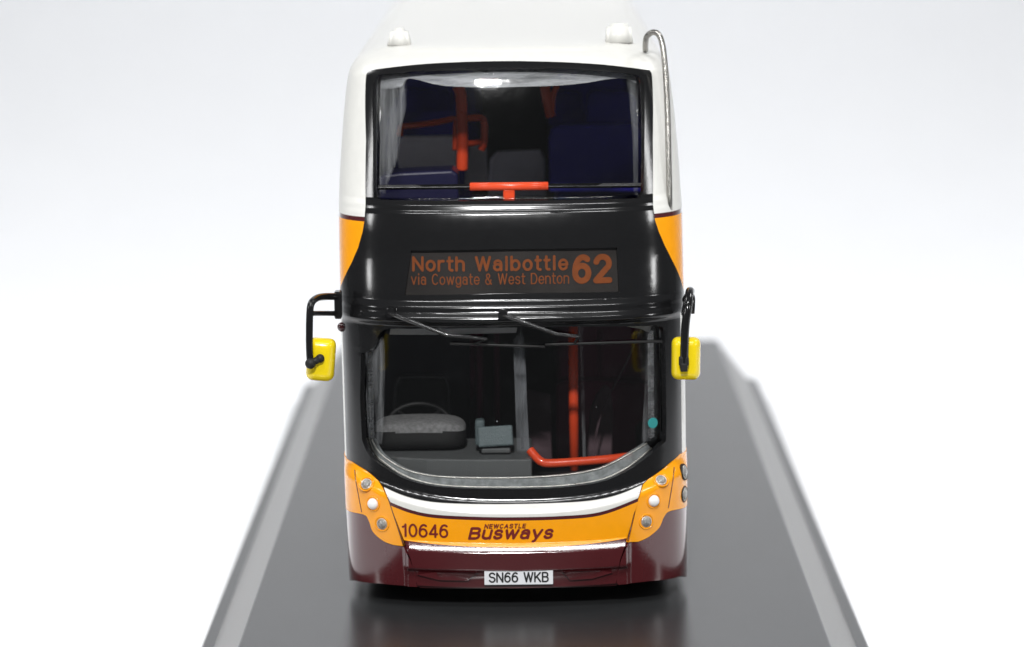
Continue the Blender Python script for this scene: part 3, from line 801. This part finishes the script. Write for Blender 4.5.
# -- mirrors
YM = -.03
def mirror_head(parent, px, py, w, h, ang, y):
    bm = bmesh.new(); bmesh.ops.create_cube(bm, size=1)
    bmesh.ops.scale(bm, vec=(w, .2, h), verts=bm.verts)
    bmesh.ops.bevel(bm, geom=bm.edges[:], offset=.075, segments=5, affect='EDGES', profile=.55)
    for v in bm.verts:
        k = 1 - .12 * max(0, (v.co.y / .2 + .0)) ; 
        if v.co.y < 0: v.co.x *= 1 - .2 * abs(v.co.y / .1) ; v.co.z *= 1 - .08 * abs(v.co.y / .1)
    R = Matrix.Rotation(math.radians(ang), 3, 'Y'); c = at3(px, py, y); mb = MB()
    mb.bm(bm, lambda v: R @ v + c, 0, True)
    o = mb.build('mirror_housing', M['yellow'], parent)
    mb = MB(); mb.box((0, 0, 0), (w * .86, .01, h * .86), bev=.004)
    for i, v in enumerate(mb.v): mb.v[i] = R @ (v + Vector((0, .104, 0))) + c
    mb.build('mirror_face', M['chrome'], o)
    return o
# left mirror with its tubular bracket
mb = MB()
mb.box(at3(338.2, 304.5, .55), (.075, .16, .28), bev=.02)
brl = mb.build('mirror_bracket', M['black'], bus)
mb = MB()
def A(px, py, y): return at3(px, py, y)
mb.tube([A(337, 296.5, .5), A(325, 296.5, .3), A(317, 298, .1), A(311.5, 303, -.08), A(309.8, 313, -.12), A(309.3, 335, -.15), A(309.5, 352, -.16), A(310.5, 366, -.17)], .036)
mb.tube([A(337, 313.5, .5), A(325, 313.3, .25), A(312, 313.3, -.15)], .026)
mb.build('mirror_arm', M['black'], brl)
mb = MB(); bm = bmesh.new(); bmesh.ops.create_icosphere(bm, subdivisions=3, radius=.055); cc = A(310.5, 363.5, -.19); mb.bm(bm, lambda v: v + cc)
bm = bmesh.new(); bmesh.ops.create_icosphere(bm, subdivisions=3, radius=.045); c2 = A(320, 358.5, -.15); mb.bm(bm, lambda v: v + c2)
mb.tube([cc, c2], .036); mb.build('mirror_joint', M['blackmat'], brl)
mirror_head(brl, 320.8, 359.5, .285, .43, 5, YM)
# right mirror
mb = MB(); mb.box(at3(687, 304, .5), (.07, .2, .26), bev=.02, rot=Matrix.Rotation(math.radians(12), 3, 'Y'))
brr = mb.build('mirror_bracket', M['black'], bus)
mb = MB()
mb.tube([A(686, 300, .5), A(690.5, 292.5, .3), A(689.5, 292, .05), A(688, 305, -.12), A(685.5, 325, -.16), A(684.5, 345, -.17), A(684, 368, -.17)], .042)
mb.tube([A(690, 291, .4), A(693, 298, .3), A(692.5, 313, .2)], .022)
mb.build('mirror_arm', M['black'], brr)
mb = MB(); mb.box(A(683.8, 361, -.18), (.10, .06, .10), bev=.02); mb.box(A(683.8, 367, -.18), (.07, .07, .09), bev=.015); mb.build('mirror_joint', M['blackmat'], brr)
mirror_head(brr, 686, 358.5, .29, .43, 1, YM)
# maroon mirror mounting pad, left side
mb = MB(); bm = bmesh.new(); bmesh.ops.create_icosphere(bm, subdivisions=3, radius=.05); c3 = A(342, 327, .8); mb.bm(bm, lambda v: v + c3); mb.build('mirror_mount', M['maroon'], bus)

# -- branch deflector rod on the right front pillar
mb = MB()
rod = [A(645.5, 50, 1.5), A(645.5, 44, 1.36), A(647, 36.5, 1.32), A(652.5, 32.3, 1.28), A(658.5, 34.5, 1.25), A(662, 43, 1.22), A(664.3, 58, 1.18), A(666.3, 85, 1.12), A(667.7, 120, 1.04), A(668.3, 150, .97), A(669.2, 185, .90), A(669.6, 207, .87), A(670, 211, .95), A(670, 211.5, 1.2)]
mb.tube(rod, .030); mb.build('branch_deflector', M['chrome'], bus, 'thin metal guard rod down the front pillar')

# ------------------------------------------------------------------ interior
def strip_box(name, x0, x1, y0, y1, z0, z1, m, par=bus, bev=.01, rot=None):
    mb = MB(); mb.box(((x0+x1)/2, (y0+y1)/2, (z0+z1)/2), (abs(x1-x0), abs(y1-y0), abs(z1-z0)), bev=bev, rot=rot); return mb.build(name, m, par)
strip_box('chassis', -1.6, 1.6, .8, 13.5, .26, .36, M['blackmat'])
strip_box('lower_floor', -1.6, 1.6, 1.1, 13.3, .75, .82, M['lining'])
strip_box('upper_floor', -1.63, 1.63, 1.0, 13.3, 2.98, 3.05, M['lining'])
strip_box('upper_ceiling', -1.42, 1.42, 1.7, 13.3, 5.30, 5.36, M['rim'])
strip_box('rear_bulkhead', -1.6, 1.6, 13.3, 13.36, .37, 5.3, M['lining'])
for sg in (-1, 1):
    x = sg * 1.66
    strip_box('interior_lining', x - .02, x + .02, 1.7, 13.3, 3.07, 4.22, M['navy'])
    strip_box('interior_lining', sg * 1.56 - .02, sg * 1.56 + .02, 1.9, 13.3, 5.12, 5.35, M['lining'])
    strip_box('interior_lining', x - .02, x + .02, 3.0 if sg > 0 else 1.7, 13.3, .83, 1.72, M['lining'])
# upper deck front: dashboard shelf
def seat(par, x, y, z, w, h, m, d=.55, lean=8, name='seat'):
    R = Matrix.Rotation(math.radians(-lean), 3, 'X')
    mb = MB(); mb.box((x, y, z + .1), (w, d, .16), bev=.05)
    bm = bmesh.new(); bmesh.ops.create_cube(bm, size=1); bmesh.ops.scale(bm, vec=(w, .12, h), verts=bm.verts)
    for v in bm.verts:
        if v.co.z > 0: v.co.x *= .86
    bmesh.ops.bevel(bm, geom=bm.edges[:], offset=.05, segments=4, affect='EDGES')
    mb.bm(bm, lambda v: R @ v + Vector((x, y + d/2 + .05, z + .1 + h / 2)), 0, True)
    mb.box((x, y, z - .22), (w * .7, .12, .5), bev=.01)
    return mb.build(name, m, par, auto=35)
# seat rows
for dk, zf, zs in (('u', 3.05, 3.5), ('l', .82, 1.25)):
    for i in range(8 if dk == 'u' else 6):
        y = 4.0 + i * 1.2 + (1.2 if dk == 'l' else 0)
        if y > 12.6: continue
        for x in (-.98, .98):
            if dk == 'l' and y < 4.5: continue
            seat(bus, x, y, zs, 1.0, 1.05, M['seat_navy'] if dk == 'u' else M['seat_maroon'])
# front row upper deck, drawn from the photo
def quadpanel(name, pts, y, th, m, par=bus, bev=.03):
    """solid upright panel whose front face corners were measured at depth y"""
    p = [at3(a, b, y) for a, b in pts]; n = len(p); mb = MB()
    vs = p + [q + Vector((0, th, 0)) for q in p]
    fs = [list(range(n))[::-1], [i + n for i in range(n)]] + [[i, (i+1) % n, (i+1) % n + n, i + n] for i in range(n)]
    mb.add(vs, fs, 0, False); return mb.build(name, m, par, fixn=True, bevel=bev)
# grey seat back with bumper pads on the left
fs1 = quadpanel('seat', [(400, 172), (397, 160), (399, 141), (404, 137), (452, 136), (456, 141), (458, 172)], 3.0, .18, M['seat_grey'])
fs2 = quadpanel('seat', [(464, 190), (466, 165), (470, 143), (486, 141), (487, 165), (489, 190)], 3.3, .16, M['seat_grey'])
quadpanel('seat', [(549, 192), (548, 140), (551, 128), (560, 125), (632, 124), (640, 130), (643, 192)], 3.3, .2, M['seat_navy'])
quadpanel('seat', [(585, 124), (587, 96), (592, 90), (628, 92), (636, 98), (636, 124)], 3.9, .2, M['seat_navy'])
quadpanel('seat', [(402, 124), (402, 94), (408, 89), (446, 89), (452, 94), (452, 124)], 4.6, .2, M['seat_navy'])
quadpanel('seat', [(548, 126), (550, 96), (556, 91), (580, 92), (583, 97), (583, 126)], 4.6, .2, M['seat_navy'])
quadpanel('aisle_floor_panel', [(488, 196), (490, 160), (497, 152), (541, 150), (545, 160), (546, 196)], 3.9, .1, M['seat_grey'])
quadpanel('dash_shelf', [(375, 200), (377, 180), (384, 174.5), (400, 172.5), (452, 170), (458, 174), (459, 200)], 1.55, .5, M['shelf'])
# upper handrails
mb = MB()
mb.tube([A(458, 86, 2.3), A(461, 96, 2.3), A(462, 120, 2.3), A(462.5, 145, 2.3), A(462, 170, 2.3)], .062)
mb.tube([A(400, 136, 2.6), A(401, 127, 2.6), A(404, 126, 2.6), A(420, 124.5, 2.6), A(438, 122, 2.55), A(452, 119, 2.5), A(461, 119, 2.35)], .034)
mb.tube([A(462, 119, 2.35), A(476, 117.5, 2.4), A(483, 119.5, 2.5), A(484.5, 128, 2.5), A(484, 142, 2.5), A(481, 150, 2.5)], .04)
mb.tube([A(464, 144, 2.3), A(474, 143, 2.4), A(483, 141, 2.5)], .034)
mb.tube([A(455, 150, 2.35), A(455.5, 128, 2.35), A(457, 120, 2.35)], .03)
mb.build('upper_handrail', M['red'], bus)
mb = MB(); mb.tube([A(545, 86, 2.6), A(546, 94, 2.6), A(548.5, 106, 2.6), A(551, 117, 2.6)], .055); mb.tube([A(557, 86, 2.6), A(553, 96, 2.6), A(552, 116, 2.6)], .03); mb.build('upper_handrail', M['red'], bus)
# grab bar across the upper windscreen
mb = MB(); g0, g1 = A(378, 187.3, .74), A(641, 185.2, .74); gd = (g1 - g0)
mb.box((g0 + g1) / 2, (gd.length, .04, .04), rot=Matrix.Rotation(-math.atan2(gd.z, gd.x), 3, 'Y') @ Matrix.Rotation(math.radians(-38), 3, 'X'), bev=.006); gb = mb.build('grab_bar', M['black'], bus)
mb = MB(); mb.tube([A(470, 186.6, .68), A(511, 186.3, .66), A(548, 185.8, .68)], .042, smooth_path=False)
mb.box(A(509, 194, .68), (.12, .07, .12), bev=.02); mb.build('grab_rail_cover', M['red'], gb)
# lower deck: dashboard
mb = MB(); zf = at(450, 462, .75)[1]
def top_poly(name, pts, z0, th, m, bev=.02):
    mb = MB(); n = len(pts)
    vs = [(x, y, z0) for x, y in pts] + [(x, y, z0 - th) for x, y in pts]
    mb.add(vs, [list(range(n)), [i + n for i in range(n)][::-1]] + [[i, i + n, (i+1) % n + n, (i+1) % n] for i in range(n)], 0, False)
    return mb.build(name, m, bus, fixn=True, bevel=bev)
lx = at(372, 470, .9)[0]; rx = at(532, 470, .4)[0]
zdash = 1.462
top_poly('dashboard', [(-1.56, 1.0), (-1.42, .68), (-1.2, .50), (-.9, .40), (-.4, .33), (rx, .31), (rx, 1.5), (-1.56, 1.5)], zdash, .55, M['grey'])
top_poly('lower_dash_step', [(rx + .01, .26), (.5, .3), (1.0, .45), (1.4, .75), (1.4, .9), (rx + .01, .9)], 1.22, .35, M['blackmat'])
# white moulding line of the dash edge
mb = MB(); mb.tube([A(377, 454, .78), A(395, 457.5, .6), A(425, 461.5, .45), A(470, 462.3, .38), A(530, 461, .36)], .010); mb.build('dash_edge_trim', M['lampring'], bus)
# instrument binnacle: speckled top over a black face
x0, zt = at(373, 420, .95); x1, zb2 = at(466, 452, .75)
bm = bmesh.new(); bmesh.ops.create_uvsphere(bm, u_segments=64, v_segments=40, radius=1)
pw = lambda a, e: math.copysign(abs(a) ** e, a)
mb = MB(); bcx, bcz = (x0 + x1) / 2, (zt + zb2) / 2
def bin_fn(v):
    n = Vector((pw(v.x, .42), pw(v.y, .5), pw(v.z, .55)))
    return Vector((bcx + n.x * (x1 - x0) / 2, 1.02 + n.y * .30, bcz + n.z * (zt - zb2) / 2 + .02 * (1 - n.x ** 2)))
mb.bm(bm, bin_fn, 0, True)
for i, f in enumerate(mb.f):
    a, b, c = [mb.v[j] for j in f[:3]]; nn = (b - a).cross(c - a)
    cz_ = sum(mb.v[j].z for j in f) / len(f)
    mb.m[i] = 0 if cz_ > bcz + .062 else 1
mb.build('instrument_binnacle', [M['speck'], M['blackmat']], bus, 'black instrument binnacle with speckled grey top')
# steering wheel
mb = MB(); cen_ = A(419, 425, 1.45); ps = []
for i in range(41):
    a = 2 * math.pi * i / 40; ps.append(cen_ + Vector((.33 * math.cos(a), -.17 * math.sin(a) * .0 + .28 * math.sin(a) * .55, .20 * math.sin(a))))
mb.tube(ps, .022, smooth_path=False, cap=False, n=10); mb.tube([cen_, cen_ + Vector((0, .0, -.35))], .05)
mb.tube([ps[5], cen_, ps[15]], .015, smooth_path=False)
mb.build('steering_wheel', M['blackmat'], bus)
ds = quadpanel('driver_seat', [(392, 450), (393, 395), (396, 382), (402, 376), (442, 376), (448, 382), (450, 395), (451, 450)], 2.3, .2, M['blackmat'], bev=.05)
mb = MB(); mb.tube([A(394, 440, 2.27), A(395, 395, 2.27), A(398, 381, 2.27), A(404, 377.5, 2.27), A(441, 377.5, 2.27), A(447, 382, 2.27), A(449, 396, 2.27), A(450, 440, 2.27)], .012); mb.build('seat_piping', M['grey'], ds)
mb = MB(); mb.box(((at(421, 440, 2)[0]), 1.95, 1.25), (.62, .6, .16), bev=.05); mb.build('seat_cushion', M['blackmat'], ds)
# ticket machine
R = Matrix.Rotation(math.radians(-3), 3, 'Y') @ Matrix.Rotation(math.radians(-14), 3, 'X')
mb = MB(); mb.box(A(495.5, 436.5, .62), (.36, .16, .21), bev=.02, rot=R)
mb.box(A(480, 432, .75), (.10, .16, .27), bev=.03); tm = mb.build('ticket_machine', M['teal_grey'], bus)
mb = MB(); mb.box(A(496, 449, .66), (.30, .2, .06), bev=.02); mb.build('ticket_machine_base', M['grey'], tm)
# clear cab partition
quadpanel('cab_partition_post', [(517, 458), (515, 400), (513, 340), (521, 333), (524, 338), (526, 370), (527, 400), (530, 458)], .75, .08, M['clearbar'], bev=.008)
mb = MB(); mb.box((A(522, 400, 1.7)[0], 1.7, 2.1), (.03, 1.7, 1.5)); mb.build('cab_partition', M['side_glass'], bus)
quadpanel('cab_bulkhead', [(372, 452), (372, 330), (470, 330), (470, 452)], 2.75, .06, M['lining'], bev=0)
# red pole with clear edge, entrance rail
mb = MB(); mb.tube([A(573, 322, 1.5), A(573.5, 400, 1.5), A(574.5, 470, 1.5)], .052, smooth_path=False); mb.build('lower_handrail', M['red'], bus)
quadpanel('clear_door_post', [(578, 327), (583, 327), (583, 345), (586, 460), (583, 460), (580, 345)], 1.45, .03, M['sheenv'], bev=0)
mb = MB(); mb.tube([A(530, 450, .50), A(535, 456, .46), A(541, 461.5, .42), A(550, 463.3, .42), A(580, 461.5, .44), A(610, 459, .48), A(631, 456.3, .55)], .045); mb.build('entrance_rail', M['red'], bus)
# stairs panel and pale inner post behind
quadpanel('staircase_panel', [(527, 462), (525, 395), (528, 390), (550, 395), (552, 462)], 2.3, .06, M['panel_dark'], bev=.01)
quadpanel('luggage_pen', [(587, 462), (590, 410), (596, 395), (604, 385), (610, 388), (613, 412), (612, 462)], 2.4, .06, M['panel_dark'], bev=.02)
mb = MB(); mb.tube([A(640, 330, 2.0), A(625, 365, 2.0), A(607, 400, 2.0), A(597, 430, 2.0), A(594, 460, 2.0)], .010); mb.build('inner_handrail', M['panel_dark'], bus)
quadpanel('wheel_arch_box', [(556, 462), (556, 385), (566, 380), (650, 384), (652, 462)], 3.4, .3, M['seat_maroon'], bev=.03)
for px, y_ in ((480, 4.0), (497, 3.4), (600, 4.2)):
    mb = MB(); mb.tube([A(px, 330, y_), A(px, 440, y_)], .03); mb.build('lower_handrail', M['seat_maroon'], bus)

# ------------------------------------------------------------------ wheels
def wheel(x, y, sg):
    def lathe(prof, m, name, par):
        n = 36; mb = MB(); vs = []
        for r, h in prof:
            for k in range(n):
                a = 2 * math.pi * k / n; vs.append((x + sg * h, y + r * math.cos(a), .645 + r * math.sin(a)))
        fs = [[i*n+k, i*n+(k+1) % n, (i+1)*n+(k+1) % n, (i+1)*n+k] for i in range(len(prof)-1) for k in range(n)]
        fs.append([(len(prof)-1)*n+k for k in range(n)]); fs.append(list(range(n)))
        mb.add(vs, fs); return mb.build(name, m, par, fixn=True, auto=40)
    w = lathe([(.3, -.2), (.6, -.2), (.64, -.15), (.64, .1), (.6, .15), (.42, .155)], M['tyre'], 'wheel', bus)
    lathe([(.42, .0), (.42, .14), (.36, .15), (.30, .08), (.15, .08), (.13, .17), (.05, .17)], M['rim'], 'wheel_rim', w)
for yy in (3.5, 10.9):
    for sg in (-1, 1): wheel(sg * 1.52, yy, sg)
for sg in (-1, 1):
    for yy in (3.5, 10.9): strip_box('wheel_well', sg * 1.2 - .02, sg * 1.2 + .02, yy - .8, yy + .8, .37, .74, M['blackmat'])

# ------------------------------------------------------------------ lamps
def area(name, loc, target, sx_, sy_, energy, col=(1, 1, 1), spread=180):
    l = bpy.data.lights.new(name, 'AREA'); l.shape = 'RECTANGLE'; l.size = sx_; l.size_y = sy_; l.energy = energy; l.color = col
    l.spread = math.radians(spread)
    o = bpy.data.objects.new(name, l); COL.objects.link(o); o.location = loc
    o.rotation_euler = (Vector(target) - Vector(loc)).to_track_quat('-Z', 'Y').to_euler(); return o
area('backdrop_fill', (0, 22, 32), (0, 40, 2), 24, 3, 1900, spread=130)  # added fill that brightens the paper wall and spares the roof
area('front_lamp', (-1.5, -33, 27), (0, 0, 3), 1.7, 1.7, 14000)
area('left_fill', (-44, -22, 20), (0, 0, 3), 5, 12, 4000)  # pair of added side fills for the bus front
area('right_fill', (44, -22, 20), (0, 0, 3), 5, 12, 4000)
area('table_fill', (-24, 12, 30), (-14, 14, -1), 8, 8, 2100, spread=80)  # pair of added fills that whiten the paper beside the plinth
area('table_fill', (24, 12, 30), (14, 14, -1), 8, 8, 2100, spread=80)
area('strip_light', (0, -12, 30), (0, 0, 3), 22, 1.4, 4200)

w = bpy.data.worlds.new('World'); SC.world = w; w.use_nodes = True
bg = w.node_tree.nodes['Background']; bg.inputs[0].default_value = (.92, .96, 1, 1); bg.inputs[1].default_value = .12

# ------------------------------------------------------------------ camera
cd = bpy.data.cameras.new('camera'); cam = bpy.data.objects.new('camera', cd); COL.objects.link(cam); SC.camera = cam
Rm = Matrix((rgt, upv, -fwd)).transposed(); cam.matrix_world = Matrix.Translation(CAM) @ Rm.to_4x4()
cd.sensor_width = 36; cd.lens = FPX / 1024 * 36; cd.clip_start = 1; cd.clip_end = 500
cd.dof.use_dof = True; cd.dof.focus_distance = 32.9; cd.dof.aperture_fstop = .32
SC.view_settings.view_transform = 'Standard'; SC.view_settings.look = 'None'; SC.view_settings.exposure = 0; SC.view_settings.gamma = 1
SC.cycles.max_bounces = 10; SC.cycles.transparent_max_bounces = 24
SC.cycles.sample_clamp_indirect = 6
